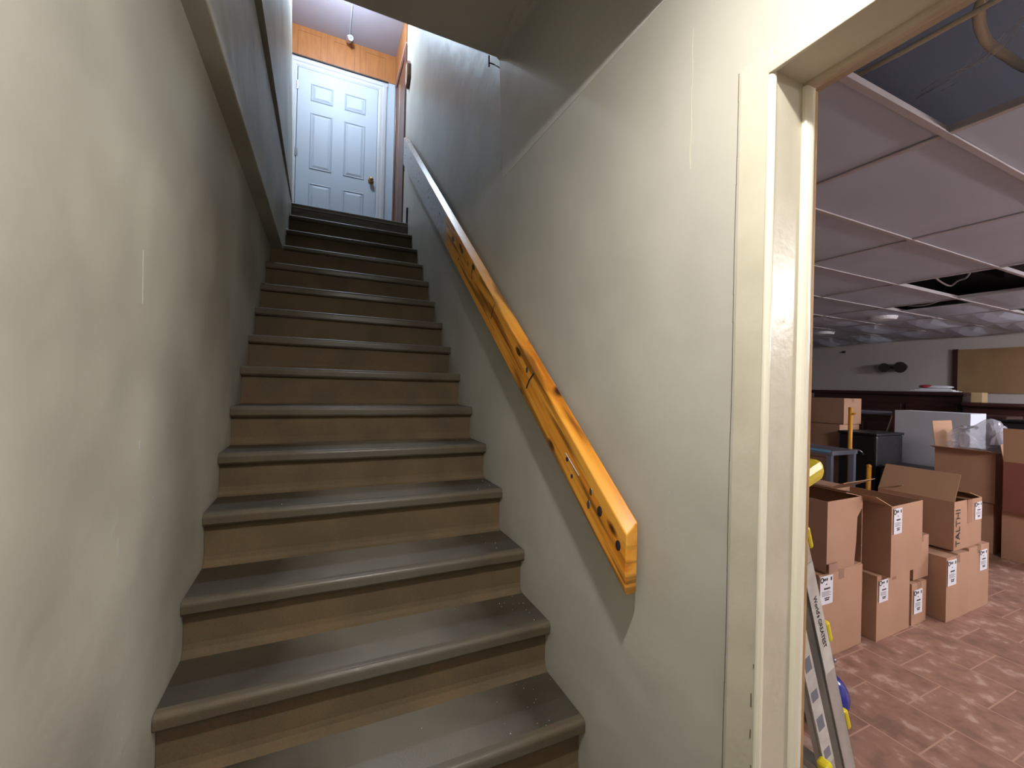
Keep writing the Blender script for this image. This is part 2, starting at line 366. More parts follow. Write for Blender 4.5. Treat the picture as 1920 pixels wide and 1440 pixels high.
# wood panelling above the door and above the side door
def panelling(name, x0, x1, y, z0, z1, px):
    bm = bmesh.new(); add_box(bm, x0, x1, y-.008, y, z0, z1)
    o = obj(name, bm, 'panelling', kind='structure')
    bm = bmesh.new(); yy = y-.0095
    for a, b in px:
        for (p0, p1, q0, q1) in ((a, a+.004, z0, z1-.06), (b-.004, b, z0, z1-.06), (a, b, z1-.064, z1-.06)):
            add_box(bm, p0, p1, yy, yy+.002, q0, q1)
    for s in [(px[i][1]+px[i+1][0])/2 for i in range(len(px)-1)]: add_box(bm, s-.002, s+.002, yy, yy+.002, z0, z1)
    obj('groove', bm, 'groove', o)
panelling('trim_3', -1.27, -.008, 4.5, 5.095, 5.45, [(-1.13, -.88), (-.74, -.50), (-.37, -.13)])
struct('trim_4', [(-.008, .0, 3.70, 4.5, 5.07, 5.45)], 'panelling')
struct('trim_5', [(-1.27, -1.258, 3.42, 4.5, 4.0, 5.45)], 'panelling')
struct('trim_6', [(-1.262, -.095, 4.478, 4.492, 5.083, 5.095)], 'dark_strip')
struct('trim_7', [(-.012, -.0, 3.70, 4.5, 5.055, 5.068), ], 'white_trim')
# door casing
bm = bmesh.new()
def casing_v(x0, x1, z0, z1, flip):
    w_ = x1-x0; s = [(0, .010), (.15, .020), (.45, .022), (.55, .014), (.8, .016), (.92, .010), (1, .006)]
    if flip: s = [(1-a, b) for a, b in s][::-1]
    pts = [(x0+a*w_, 4.5-b) for a, b in s]+[(x1, 4.5), (x0, 4.5)]
    add_prism(bm, pts, 'z', z0, z1)
casing_v(-1.215, -1.125, 2.915, 5.03, False); casing_v(-.208, -.10, 2.915, 5.03, True)
s = [(0, .006), (.08, .010), (.2, .016), (.45, .014), (.55, .022), (.85, .020), (1, .010)]
add_prism(bm, [(4.5-b, 4.96+a*.115) for a, b in s]+[(4.5, 5.075), (4.5, 4.96)], 'x', -1.215, -.10)
obj('trim_8', bm, 'white_trim', kind='structure')
# white six-panel door
dx0, dx1, dz0, dz1 = -1.118, -.212, 2.925, 4.958
dr = boxobj('door_1', (dx0, dx1, 4.495, 4.53, dz0, dz1), 'white_door', kind='structure')
bm = bmesh.new()
W = dx1-dx0; H = dz1-dz0
def rp(x0, x1, z0, z1):
    # recessed moulding: a raised bead, a valley and a raised field
    y = 4.495
    def ring(o1, y1, o2, y2):
        a = [(x0+o1, z0+o1), (x1-o1, z0+o1), (x1-o1, z1-o1), (x0+o1, z1-o1)]; b = [(x0+o2, z0+o2), (x1-o2, z0+o2), (x1-o2, z1-o2), (x0+o2, z1-o2)]
        va = [bm.verts.new((p[0], y-y1, p[1])) for p in a]; vb = [bm.verts.new((p[0], y-y2, p[1])) for p in b]
        for i in range(4): bm.faces.new((va[i], va[(i+1) % 4], vb[(i+1) % 4], vb[i]))
        return vb
    ring(0, 0, .012, .008); ring(.012, .008, .024, -.0); ring(.024, 0.0005, .05, .009)
    v = [bm.verts.new((a, y-.009, b)) for a, b in ((x0+.05, z0+.05), (x1-.05, z0+.05), (x1-.05, z1-.05), (x0+.05, z1-.05))]; bm.faces.new(v)
for (a, b) in ((.155, .43), (.57, .845)):
    for (c, d) in ((.08, .34), (.42, .755), (.82, .925)):
        rp(dx0+a*W, dx0+b*W, dz0+c*H, dz0+d*H)
obj('door_panel', bm, 'white_door', dr)
bm = bmesh.new(); kc = Vector((-.272, 4.495, 3.79))
add_cyl(bm, kc, kc+Vector((0, -.012, 0)), .033, 24); add_cyl(bm, kc, kc+Vector((0, -.04, 0)), .012); add_sphere(bm, kc+Vector((0, -.058, 0)), .028, 20, (1, .8, 1))
obj('door_handle', bm, 'brass', dr, smooth=True)
for z in (4.74, 3.95, 3.12):
    bm = bmesh.new(); add_cyl(bm, (-1.123, 4.487, z-.05), (-1.123, 4.487, z+.05), .008, 12); add_box(bm, -1.125, -1.10, 4.492, 4.4945, z-.045, z+.045)
    obj('hinge', bm, 'steel', dr)
# brown side door at the right of the landing
d2 = struct('door_2', [(.0, .04, 3.78, 4.45, 2.915, 4.98)], 'brown_door')
struct('wall_landing_right', [(.0, .136, 4.45, 4.62, 2.915, 5.45), (.04, .136, 3.68, 4.45, 2.915, 5.45)], 'plaster')
bm = bmesh.new()
add_box(bm, -.012, .02, 3.70, 3.79, 2.915, 5.055); add_box(bm, -.012, .02, 4.36, 4.45, 2.915, 5.055); add_box(bm, -.012, .02, 3.79, 4.36, 4.965, 5.055)
obj('door_frame', bm, 'brown_door', d2, bevel=.004)
bm = bmesh.new(); add_box(bm, -.004, .01, 4.12, 4.135, 2.93, 4.86); obj('moulding', bm, 'bare_wood', d2)
# dark edge strip on the end of the right wall
struct('trim_9', [(-.006, .0, 3.655, 3.675, 3.6, 5.0)], 'dark_strip')
struct('trim_10', [(-.016, .0, 3.37, 3.395, 2.76, 3.09)], 'dark_strip')
struct('baseboard_right', [(-.010, 0, 3.40, 3.70, 2.921, 3.02)], 'white_trim')
# small dark bracket on the wall beside the side door
br = thing('wall_bracket', 'small dark wooden bracket fixed high on the wall near the brown door', 'bracket', (0, 3.45, 4.5))
bm = bmesh.new(); add_prism(bm, [(3.40, 4.62), (3.47, 4.70), (3.50, 4.70), (3.52, 4.42), (3.49, 4.41), (3.40, 4.50)], 'x', -.035, 0)
ch('board', bm, 'brown_door', br, bevel=.003)
bm = bmesh.new(); add_box(bm, -.039, -.035, 3.45, 3.50, 4.44, 4.66); ch('plate', bm, 'paint_trim', br)
# dome camera on the upstairs ceiling
cm = thing('security_camera', 'small white round security camera under the upstairs ceiling above the white door', 'security camera', (-.567, 4.40, 5.45))
bm = bmesh.new(); add_cyl(bm, (-.567, 4.40, 5.438), (-.567, 4.40, 5.425), .035, 24); add_cyl(bm, (-.567, 4.40, 5.43), (-.567, 4.37, 5.39), .012)
ch('base', bm, 'white_trim', cm, smooth=False)
bm = bmesh.new(); a = Vector((-.575, 4.43, 5.41)); b = Vector((-.56, 4.31, 5.365)); add_cyl(bm, a, b, .030, 24); add_sphere(bm, a, .030, 16)
ch('housing', bm, 'white_trim', cm, smooth=False)
bm = bmesh.new(); d = (b-a).normalized(); add_cyl(bm, b, b+d*.003, .018, 20); ch('lens', bm, 'grey_metal', cm)
# screw eye and nail on wall
bm = bmesh.new(); add_cyl(bm, (-.03, .965, 2.99), (-.03, .96, 2.93), .004, 8); add_cyl(bm, (0, .96, 2.95), (-.03, .96, 2.95), .003, 8)
tag(obj('nail', bm, 'dark_strip'), 'black bent nail in the stairwell wall just under the grey ceiling edge', 'nail')

# ---------------- doorway trim (cream painted)
dc = struct('trim_11', [(-.014, .0, -.583, -.515, FZ, 1.93)], 'paint_trim', bevel=.002)
bm = bmesh.new()
add_box(bm, -.016, .105, -.588, -.583, FZ, 1.905)          # jamb board
obj('trim_12', bm, 'paint_trim', kind='structure', bevel=.002)
bm = bmesh.new(); add_cyl(bm, (.088, -.589, FZ), (.088, -.589, 1.875), .014, 20)
obj('trim_13', bm, 'bead', kind='structure', smooth=False)
bm = bmesh.new(); add_cyl(bm, (-.013, -.584, FZ), (-.013, -.584, 1.893), .008, 14); obj('trim_18', bm, 'bead', kind='structure')
struct('trim_14', [(.102, .124, -.590, -.583, FZ, 1.905)], 'bare_wood', bevel=.002)
bm = bmesh.new(); add_box(bm, -.018, .105, -1.42, -.583, 1.882, 1.905); add_box(bm, -.024, -.014, -1.42, -.583, 1.874, 1.892)
obj('trim_15', bm, 'paint_trim', kind='structure', bevel=.002)
bm = bmesh.new(); add_cyl(bm, (.088, -1.41, 1.882), (.088, -.585, 1.882), .013, 20); add_box(bm, .102, .124, -1.42, -.583, 1.880, 1.905)
obj('trim_16', bm, 'tan_paint', kind='structure')
struct('trim_17', [(-.016, .124, -1.42, -1.40, FZ, 1.905), (-.014, 0, -1.49, -1.42, FZ, 1.93)], 'paint_trim', bevel=.002)
# paint chips and scratches on the walls
def chips(name, pts, m, parent):
    bm = bmesh.new()
    for (x, y, z, sy, sz, a) in pts:
        mx = Matrix.Translation((x, y, z)) @ Matrix.Rotation(a, 4, 'X')
        add_box(bm, -.0008, .0008, -sy, sy, -sz, sz, mx)
    return obj(name, bm, m, parent)
wr = D.objects['wall_right']; wl = D.objects['wall_left']
chips('paint_chip', [(0, .053, 2.161, .004, .006, .3), (0, .02, 2.18, .002, .008, -.6), (0, -.05, 1.24, .003, .004, 0), (0, -.33, 1.0, .002, .003, 0)], 'white_trim', wr)
chips('plaster_edge', [(0, -.373+.0015*math.sin(k), 1.80+.02*k, .0009, .0105, .03*math.sin(k*1.3)) for k in range(17)], 'paint_trim', wr)
chips('paint_chip', [(-1.17, .09, 1.48, .0012, .06, .05), (-1.17, .10, 1.10, .002, .01, 0), (-1.17, .2, .95, .002, .006, .5), (-1.17, .0, .9, .0015, .02, .1), (-1.17, .01, .30, .004, .008, 0)], 'white_trim', wl)
chips('paint_chip', [(-.0145, -.574+random.uniform(-.006, .004), -.15+k*.062+random.uniform(-.03, .03), .0009, random.uniform(.004, .014), random.uniform(-.2, .2)) for k in range(16)], 'chip_grey', dc)
# vertical seam crack beside casing and plaster bulge joints
chips('crack', [(0, -.500+.0008*math.sin(k*.7), FZ+.03+k*.059, .0008, .031, .004*math.sin(k*1.7)) for k in range(36)], 'chip_grey', wr)

# ---------------- handrail
hr = thing('handrail', 'orange varnished knotty pine plank handrail on the right wall, worn bare near the top', 'handrail', (-.04, -.245, .8))
def zt(y): return .876+.8095*(y+.242)
def zb(y): return .715+.777*(y+.248)
bm = bmesh.new()
ya, yb = -.247, 3.39; NS = 24; rings = []
for k in range(NS+1):
    y = ya+(yb-ya)*k/NS
    t = zt(y); b = zb(y) if k else zb(y)
    rings.append([bm.verts.new(p) for p in ((-.060, y, b+.004), (-.060, y, t), (-.024, y, t+.030), (-.022, y, t+.026), (-.022, y, b), (-.054, y, b-.003))])
for a, b in zip(rings, rings[1:]):
    for k in range(6): bm.faces.new((a[k], a[(k+1) % 6], b[(k+1) % 6], b[k]))
bm.faces.new(rings[0]); bm.faces.new(rings[-1][::-1])
ch('rail', bm, 'rail', hr, bevel=.003)
for y in (.25, 1.75, 3.15):
    bm = bmesh.new(); z = zb(y); add_prism(bm, [(y-.03, z+.02), (y+.03, z+.065), (y+.03, z+.13), (y-.03, z+.085)], 'x', -.022, 0); ch('mounting_block', bm, 'bare_wood', hr)
for y in (3.30, 3.30, 3.0, 2.65, 2.62, 2.25, 2.22, 1.86, 1.55, 1.3, .95):
    pass
def dot(name, lst, m, r, dx=.0015):
    for (y, f) in lst:
        bm = bmesh.new(); z = zb(y)+(zt(y)-zb(y))*f; add_cyl(bm, (-.0605, y, z), (-.060-dx, y, z), r, 10); ch(name, bm, m, hr)
dot('screw_hole', [(3.28, .45), (3.28, .75), (2.95, .75), (2.55, .75), (2.56, .45), (2.15, .8), (2.16, .5), (1.80, .65), (1.32, .35), (.05, .45)], 'ink', .0075)
for (y, f, sy, sz, m) in [(-.075, .36, .008, .013, 'steel'), (-.085, .66, .007, .011, 'steel'), (-.13, .60, .012, .015, 'ink'), (-.215, .60, .011, .014, 'ink'), (.36, .75, .010, .012, 'steel'), (.02, .30, .006, .007, 'ink')]:
    bm = bmesh.new(); z = zb(y)+(zt(y)-zb(y))*f; add_sphere(bm, (-.0605, y, z), 1, 14, (.002, sy, sz)); ch('screw_head' if m == 'steel' else 'knot', bm, m, hr)
for (y0, f0, y1, f1, w_) in [(.30, .95, .36, .35, .007), (.72, .9, .76, .4, .004), (1.05, .9, 1.06, .5, .005)]:
    z0 = zb(y0)+(zt(y0)-zb(y0))*f0; z1 = zb(y1)+(zt(y1)-zb(y1))*f1; bm = bmesh.new(); add_tube(bm, [(-.0598, y0, z0), (-.0598, (y0+y1)/2+.008, (z0+z1)/2), (-.0598, y1, z1)], w_*.6, 6); ch('dark_knot', bm, 'ink', hr)
bm = bmesh.new(); y0, y1 = .02, .085
add_tube(bm, [(-.060, -.02, zb(-.02)+.09), (-.060, .06, zb(.06)+.085)], .0022, 6); ch('scratch', bm, 'white_trim', hr)

# ---------------- hall bulb (out of frame above the foot of the stairs) and upstairs lamp
def bulb(name, label, loc, r, strength, col, up=.035, flat=1):
    t = thing(name, label, 'ceiling light', loc)
    m = mat(name+'_glow', (1, 1, 1), .5, emit=col, estr=strength)
    bm = bmesh.new(); add_sphere(bm, (0, 0, 0), r, 24, (1, 1, flat)); obj('bulb', bm, m, t, smooth=True)
    bm = bmesh.new(); add_cyl(bm, (0, 0, r*.6*flat), (0, 0, up), r*.95, 20, r*1.3); obj('lamp_holder', bm, 'white_trim', t)
    return t
bulb('ceiling_lamp', 'round flush lamp on the low ceiling at the foot of the stairs', (-.53, -.88, 2.262), .05, P_BULB, (1, .965, .91), .018, .3)
bulb('landing_lamp', 'round cool white bulb on the upstairs ceiling before the white door', (-.68, 3.45, 5.22), .06, P_UP, (.66, .82, 1.0), .22)
hp = thing('fill_light_panel', 'added flat fill light panel, unseen in the hall behind the stairs foot', 'ceiling light', (-.6, -2.2, 2.279))  # added fill light in the unseen hall, brightens walls and steps
M['hall_fill_glow'] = mat('hall_fill_panel_glow', (1, 1, 1), .5, emit=(1, .97, .92), estr=P_HALL_FILL)
bm = bmesh.new(); add_box(bm, -.25, .25, -.5, .5, -.012, -.004); obj('diffuser', bm, 'hall_fill_glow', hp)
bm = bmesh.new(); add_box(bm, -.28, .28, -.53, .53, -.004, 0); obj('frame', bm, 'white_trim', hp)

# ================================================================== SETTING: storage room
RX = 9.0
struct('floor_storage', [(0.0, RX, -4.2, 6.2, FZ-.1, FZ)], 'room_floor')
struct('wall_far', [(RX, RX+.1, -4.2, 6.2, FZ, 3.0)], 'room_wall')
struct('wall_storage_back', [(.136, RX, 6.2, 6.3, FZ, 3.0)], 'room_wall')
struct('wall_storage_front', [(.136, RX, -4.3, -4.2, FZ, 3.0)], 'room_wall')
struct('wall_storage_side', [(.0, .136, -4.2, -2.9, FZ, 3.0)], 'room_wall')
struct('ceiling_structure', [(.136, RX, -4.2, 6.2, 2.92, 3.0)], 'plenum')
# suspended ceiling
CZ = 2.28; XS = [.125, 1.40, 2.71, 4.02, 5.22, 6.45, 7.7, RX]; YS = [-4.2]+[.325+.645*k for k in range(-7, 10)]
missing = {(0, 'a'), (3, 'b'), (3, 'c'), (4, 'd')}
bm = bmesh.new(); bm2 = bmesh.new()
for i in range(len(XS)-1):
    for j in range(len(YS)-1):
        x0, x1, y0, y1 = XS[i]+.001, XS[i+1]-.001, YS[j]+.001, YS[j+1]-.001
        ym = (y0+y1)/2
        if i == 0 and -1.02 < ym < -.35: continue
        if i == 3 and -.3 < ym < .95: continue
        if i == 4 and .98 < ym < 1.6: x0 = 5.62
        if i == 5 and .3 < ym < .95: continue
        if i in (1, 2) and -3.0 < ym < -1.7: continue  # added unseen opening by the tube, lets light up into the ceiling void
        sag = 0 if i < 4 else .035*(i-3)*random.uniform(.3, 1)
        nx = 4
        grid = {}
        for a in range(nx+1):
            for b in range(nx+1):
                u, v = a/nx, b/nx
                grid[a, b] = bm.verts.new((x0+(x1-x0)*u, y0+(y1-y0)*v, CZ+.008-sag*math.sin(math.pi*u)*math.sin(math.pi*v)))
        for a in range(nx):
            for b in range(nx): bm.faces.new((grid[a, b], grid[a, b+1], grid[a+1, b+1], grid[a+1, b]))
sm = obj('ceiling_tiles', bm, 'tile_ceiling', kind='structure')
sol = sm.modifiers.new('thick', 'SOLIDIFY'); sol.thickness = .006; sol.offset = 0 
bm = bmesh.new()
for x in XS[1:-1]: add_box(bm, x-.012, x+.012, YS[0], 6.2, CZ-.004, CZ+.002); add_box(bm, x-.002, x+.002, YS[0], 6.2, CZ, CZ+.03)
for y in YS[1:]: add_box(bm, .14, RX, y-.012, y+.012, CZ-.006, CZ+.002); add_box(bm, .14, RX, y-.002, y+.002, CZ, CZ+.03)
obj('ceiling_grid', bm, 'grid_metal', kind='structure')
# things in the ceiling void
def cable(pts, r, label, m='cable', name='cable', group=None):
    bm = bmesh.new(); add_tube(bm, catmull(pts), r, 8); return tag(obj(name, bm, m, smooth=True), label, 'cable', group)
cable([(.94, -.1, 2.42), (.95, -.33, 2.41), (.972, -.48, 2.42), (1.0, -.8, 2.43), (1.05, -1.2, 2.43)], .009, 'thin pale cable running across the nearest opening in the suspended ceiling')
cable([(.95, -.60, 2.52), (1.02, -.53, 2.46), (1.17, -.495, 2.44), (1.34, -.49, 2.45), (1.6, -.50, 2.47), (2.0, -.6, 2.5)], .015, 'thicker grey cable drooping at the right of the nearest ceiling opening')
cable([(4.35, .85, 2.40), (4.5, .84, 2.34), (4.75, .86, 2.335), (4.7, .79, 2.36), (4.66, .72, 2.37), (4.5, .64, 2.38)], .008, 'white loop of wire hanging in the wide middle ceiling opening', 'white_trim')
cable([(4.1, .25, 2.40), (4.3, .1, 2.31), (4.4, -.1, 2.33), (4.6, -.3, 2.42)], .008, 'white wire drooping in the wide ceiling opening behind the grid bar', 'white_trim')
cable([(5.65, 1.55, 2.34), (5.45, 1.3, 2.295), (5.35, 1.05, 2.34)], .008, 'white wire in the small far ceiling opening', 'white_trim')
bm = bmesh.new()
for k in range(6): 
    a = random.uniform(-.04, .04); b = random.uniform(-.04, .04)
    add_tube(bm, catmull([(1.30+a, -.30+b, 2.42), (1.24+a, -.40+b, 2.40), (1.22-a, -.49+b, 2.42), (1.12+b, -.62+a, 2.45)]), .0012, 4)
o = tag(obj('cobweb', bm, 'web'), 'fine grey cobweb strands across the nearest ceiling opening', 'cobweb'); o['kind'] = 'stuff'
for k, y in enumerate((-.25, .15, .55, .95)):
    tag(boxobj('ceiling_joist', (3.6, 6.2, y-.02, y+.02, 2.62, 2.86), 'joist'), 'dark reddish joist above the gaps in the suspended ceiling', 'joist', 'joists above the suspended ceiling')
for (x, y, l) in ((5.84, 1.89, 'round white disc light on the ceiling, right of its neighbour by the door frame'), (6.78, 3.12, 'round white disc light on the far ceiling, seen just beside the door frame')):
    bm = bmesh.new(); add_cyl(bm, (x, y, CZ-.05), (x, y, CZ-.006), .13, 28, .15); tag(obj('disc_light', bm, 'label', bevel=.006), l, 'ceiling light', 'disc lights on the far ceiling')
# room lamps outside the frame, shaped as low-hung tubes to light the ceiling
M['room_glow'] = mat('room_panel_glow', (1, 1, 1), .5, emit=(1.0, .93, .92), estr=P_ROOM)
M['room_glow2'] = mat('room_panel_glow_far', (1, 1, 1), .5, emit=(.95, .93, 1.0), estr=P_ROOM2)
for (x, y, m, l) in ((2.6, -2.4, 'room_glow', 'unseen tube lamp hung low to light the ceiling over the storage room front'), (6.6, -1.9, 'room_glow2', 'unseen tube lamp hung low to light the ceiling over the storage room far end')):
    t = thing('fluorescent_light', l, 'ceiling light', (x, y, CZ-.06))
    for dy in (-.06, .06):
        bm = bmesh.new(); add_cyl(bm, (-.6, dy, -.16), (.6, dy, -.16), .019, 14); obj('tube', bm, m, t)
    bm = bmesh.new(); add_box(bm, -.62, .62, -.05, .05, -.10, 0); obj('housing', bm, 'white_trim', t, bevel=.01)
    for dx in (-.45, .45):
        bm = bmesh.new(); add_cyl(bm, (dx, 0, -.005), (dx, 0, .69), .004, 8); obj('hanger', bm, 'steel', t)

# ---------------- cardboard boxes
def shipping_label(root, x, z, w_, h, y):
    bm = bmesh.new(); add_box(bm, x, x+w_, y-.0012, y, z-h, z); n0 = len(bm.faces)
    yy = y-.0016
    def bar(a, b, c, d): add_box(bm, x+a*w_, x+b*w_, yy, yy+.0006, z-d*h, z-c*h)
    # logo: ring-like O and small blocks, a wide dark code bar, text lines, second bar
    for k in range(12):
        a0 = k/12*2*math.pi; mx = Matrix.Translation((x+.14*w_, yy, z-.13*h)) @ Matrix.Rotation(a0, 4, 'Y'); add_box(bm, -.008, .008, 0, .0006, .009, .014, mx)
    bar(.24, .34, .08, .17); bar(.37, .45, .08, .17); bar(.48, .58, .08, .17); bar(.80, .92, .07, .19)
    bar(.44, .54, .28, .32)
    bar(.30, .78, .42, .48)
    for k in range(4): bar(.14, .86 if k % 2 else .7, .55+.045*k, .565+.045*k)
    bar(.34, .76, .76, .80); bar(.38, .72, .82, .87)
    for i, f in enumerate(bm.faces): f.material_index = 0 if i < n0 else 1
    o = obj('shipping_label', bm, 'label', root); o.data.materials.append(M['ink'])
def carton(label, x0, x1, y0, y1, z0, z1, m='cardboard', flaps=(), labels=(), rz=0, lean=0, taped=False, group='cardboard boxes stacked on the floor', notch=False):
    root = thing('cardboard_box', label, 'cardboard box', ((x0+x1)/2, (y0+y1)/2, z0), (0, lean, rz), group)
    w_, d, h = (x1-x0)/2, (y1-y0)/2, z1-z0; t = .005
    bm = bmesh.new()
    # walls with a faint belly so the sides are not dead flat
    def wall(a, b, nrm):
        n = 4; g = {}
        for i in range(n+1):
            for j in range(n+1):
                u, v = i/n, j/n; bul = .003*math.sin(math.pi*u)*math.sin(math.pi*v)
                g[i, j] = bm.verts.new((a[0]+(b[0]-a[0])*u+nrm[0]*bul, a[1]+(b[1]-a[1])*u+nrm[1]*bul, h*v))
        for i in range(n):
            for j in range(n): bm.faces.new((g[i, j], g[i+1, j], g[i+1, j+1], g[i, j+1]))
    if notch:
        bm.faces.new([bm.verts.new((px*w_, -d, pz*h)) for px, pz in ((-1, 0), (.55, 0), (.66, .35), (.70, .70), (1, .84), (1, 1), (-1, 1))])
    else: wall((-w_, -d), (w_, -d), (0, -1))
    wall((w_, -d), (w_, d), (1, 0)); wall((w_, d), (-w_, d), (0, 1)); wall((-w_, d), (-w_, -d), (-1, 0))
    v = [bm.verts.new(p) for p in ((-w_, -d, .002), (w_, -d, .002), (w_, d, .002), (-w_, d, .002))]; bm.faces.new(v)
    if not flaps:
        v = [bm.verts.new(p) for p in ((-w_, -d, h), (0, -d, h), (0, d, h), (-w_, d, h))]; bm.faces.new(v)
        v = [bm.verts.new(p) for p in ((.003, -d, h), (w_, -d, h), (w_, d, h), (.003, d, h))]; bm.faces.new(v)
    bmesh.ops.remove_doubles(bm, verts=bm.verts, dist=.0005)
    b = obj('body', bm, m, root); s = b.modifiers.new('thick', 'SOLIDIFY'); s.thickness = t; s.offset = -1
    if taped or not flaps:
        bm = bmesh.new(); add_box(bm, -.025, .025, -d-.0008, d, h, h+.0012); add_box(bm, -.025, .025, -d-.0012, -d-.0002, h-.05, h); obj('tape', bm, 'tape', root)
    for (side, ang, ln) in flaps:
        # side: 'l','r','f','b'; ang 0 = lying closed, 90 = upright, 180 = folded out
        a = math.radians(ang); c, s_ = math.cos(a)*ln, math.sin(a)*ln
        bm = bmesh.new()
        if side == 'l': q = ((-w_, -d, h), (-w_, d, h), (-w_+c, d-.004, h+s_), (-w_+c, -d+.004, h+s_))
        if side == 'r': q = ((w_, d, h), (w_, -d, h), (w_-c, -d+.004, h+s_), (w_-c, d-.004, h+s_))
        if side == 'f': q = ((w_, -d, h), (-w_, -d, h), (-w_+.004, -d+c, h+s_), (w_-.004, -d+c, h+s_))
        if side == 'b': q = ((-w_, d, h), (w_, d, h), (w_-.004, d-c, h+s_), (-w_+.004, d-c, h+s_))
        add_quad_sheet(bm, *q, .004); obj('flap', bm, 'cardboard_in', root)
    for (lx, lz, lw, lh) in labels: shipping_label(root, lx-(x0+x1)/2, lz-z0, lw, lh, -d-.0035)
    return root
carton('lower cardboard box at the left end of the row, white label top left', 1.685, 2.10, .262, .66, FZ, .272, labels=((1.69, .262, .115, .155),))
b2 = carton('upper left cardboard box by the door frame, open with one corner cut away', 1.725, 2.08, .256, .64, .282, .668, flaps=(('r', 12, .17), ('b', 20, .17)), rz=math.radians(1.5), notch=True)
bm = bmesh.new(); add_box(bm, -.178, -.09, -.2055, -.2, .0, .05)
obj('tape', bm, 'tape', b2)
carton('lower cardboard box with its dark left side showing, second from the door frame', 2.20, 2.585, .240, .66, FZ, .192, labels=((2.215, .165, .10, .13),), rz=math.radians(1))
carton('upper cardboard box with label top left and a flap over its left side', 2.245, 2.645, .205, .60, .196, .606, flaps=(('l', 158, .19), ('b', 30, .17)), labels=((2.262, .592, .10, .15),), rz=math.radians(2.5))
carton('narrow lower cardboard box with a label, squeezed between two bigger boxes', 2.62, 2.80, .245, .66, FZ, .071, labels=((2.64, .03, .10, .15),))
carton('small cardboard box tucked behind, with a thin white label at its left edge', 2.68, 2.868, .264, .64, .082, .352, labels=((2.668, .33, .055, .17),))
carton('large lower cardboard box with dark left side under the lettered box', 2.885, 3.19, .180, .62, FZ, .222, labels=((2.892, .205, .115, .165),), rz=math.radians(0))
carton('lower cardboard box at the right end of the row, label at its upper right', 3.205, 3.51, .185, .62, FZ, .240, labels=((3.36, .205, .11, .14),))
e = carton('upper cardboard box lettered TALTHI in black up its front edge', 3.03, 3.43, .200, .62, .244, .562, flaps=(('l', 62, .20), ('b', 20, .15), ('r', 15, .17)), labels=((3.32, .535, .10, .12),), m='cardboard')
text('lettering', 'TALTHI', .082, Matrix.Translation((-.150, -.2145, .145)) @ Matrix.Rotation(math.radians(90), 4, 'X') @ Matrix.Rotation(math.radians(90), 4, 'Z') @ Matrix.Diagonal((.92, .95, 1, 1)), 'ink', e)
bm = bmesh.new(); add_box(bm, -.02, .045, -.2135, -.2105, .16, .318); add_box(bm, -.02, .045, -.216, .2, .318, .321); obj('tape', bm, 'tape', e)
G2 = 'open boxes behind the front row'
carton('big closed brown box on the floor under the box holding plastic', 4.90, 5.30, .585, 1.0, FZ, .27, group=G2)
carton('big brown open box with upright flaps and clear plastic inside', 4.89, 5.30, .575, 1.0, .280, .74, flaps=(('l', 168, .12), ('b', 96, .27)), group=G2)
carton('brown box on the floor at the right edge of the view', 4.86, 5.3, .02, .52, FZ, .24, group=G2)
carton('reddish open box with a tall flap at the right edge of the view', 4.80, 5.2, .03, .50, .250, .69, m='cardboard_red', flaps=(('l', 97, .30), ('b', 100, .15)), group=G2)
carton('low brown box in shadow behind the front row of boxes', 4.2, 4.62, .72, 1.12, FZ, .31, group=G2)
carton('dark cardboard box partly hidden behind the upper left stack', 2.5, 2.95, .75, 1.15, FZ, .55, group=G2)
# plastic bag in the open box
bm = bmesh.new(); vs = bmesh.ops.create_icosphere(bm, subdivisions=4, radius=.19)['verts']
from mathutils import noise
for v in vs:
    n = noise.noise(v.co*9)*.07+noise.noise(v.co*22)*.03; v.co *= (1+n*3); v.co.z *= .62
    if v.co.x > -.3 and v.co.z > .02: v.co.z += .16*max(0, noise.noise(Vector((v.co.x*6, v.co.y*5+2, 0)))+.35)
tag(obj('plastic_bag', bm, 'plastic', mw=Matrix.Translation((5.08, .76, .80)), smooth=False), 'clear crumpled plastic bag bulging out of the big open box', 'plastic bag')

# ---------------- background furniture
# white cabinet
t = thing('white_cabinet', 'pale blue-white cabinet panel standing in the middle of the storage room', 'cabinet', (6.2, 1.47, .302))
bm = bmesh.new(); add_box(bm, -.2, .2, -.36, .345, 0, .765); obj('body', bm, 'white_panel', t, bevel=.004)
bm = bmesh.new(); add_box(bm, -.2, .2, .347, .37, 0, .75); obj('side_panel', bm, 'mahogany', t)
bm = bmesh.new(); add_tube(bm, catmull([(-.1, .40, .72), (-.12, .46, .45), (-.12, .50, .28)]), .014, 6); obj('cord', bm, 'white_trim', t)
t = thing('storage_trunk', 'long low black trunk under the white cabinet panel', 'trunk', (6.25, 1.5, FZ))
bm = bmesh.new(); add_box(bm, -.28, .28, -.5, .5, 0, .40); obj('body', bm, 'black_stuff', t, bevel=.02)
bm = bmesh.new(); add_box(bm, -.29, .29, -.51, .51, .40, .485); obj('lid', bm, 'black_stuff', t, bevel=.015)
bm = bmesh.new(); add_box(bm, -.305, -.29, -.05, .05, .33, .40); obj('latch', bm, 'steel', t)
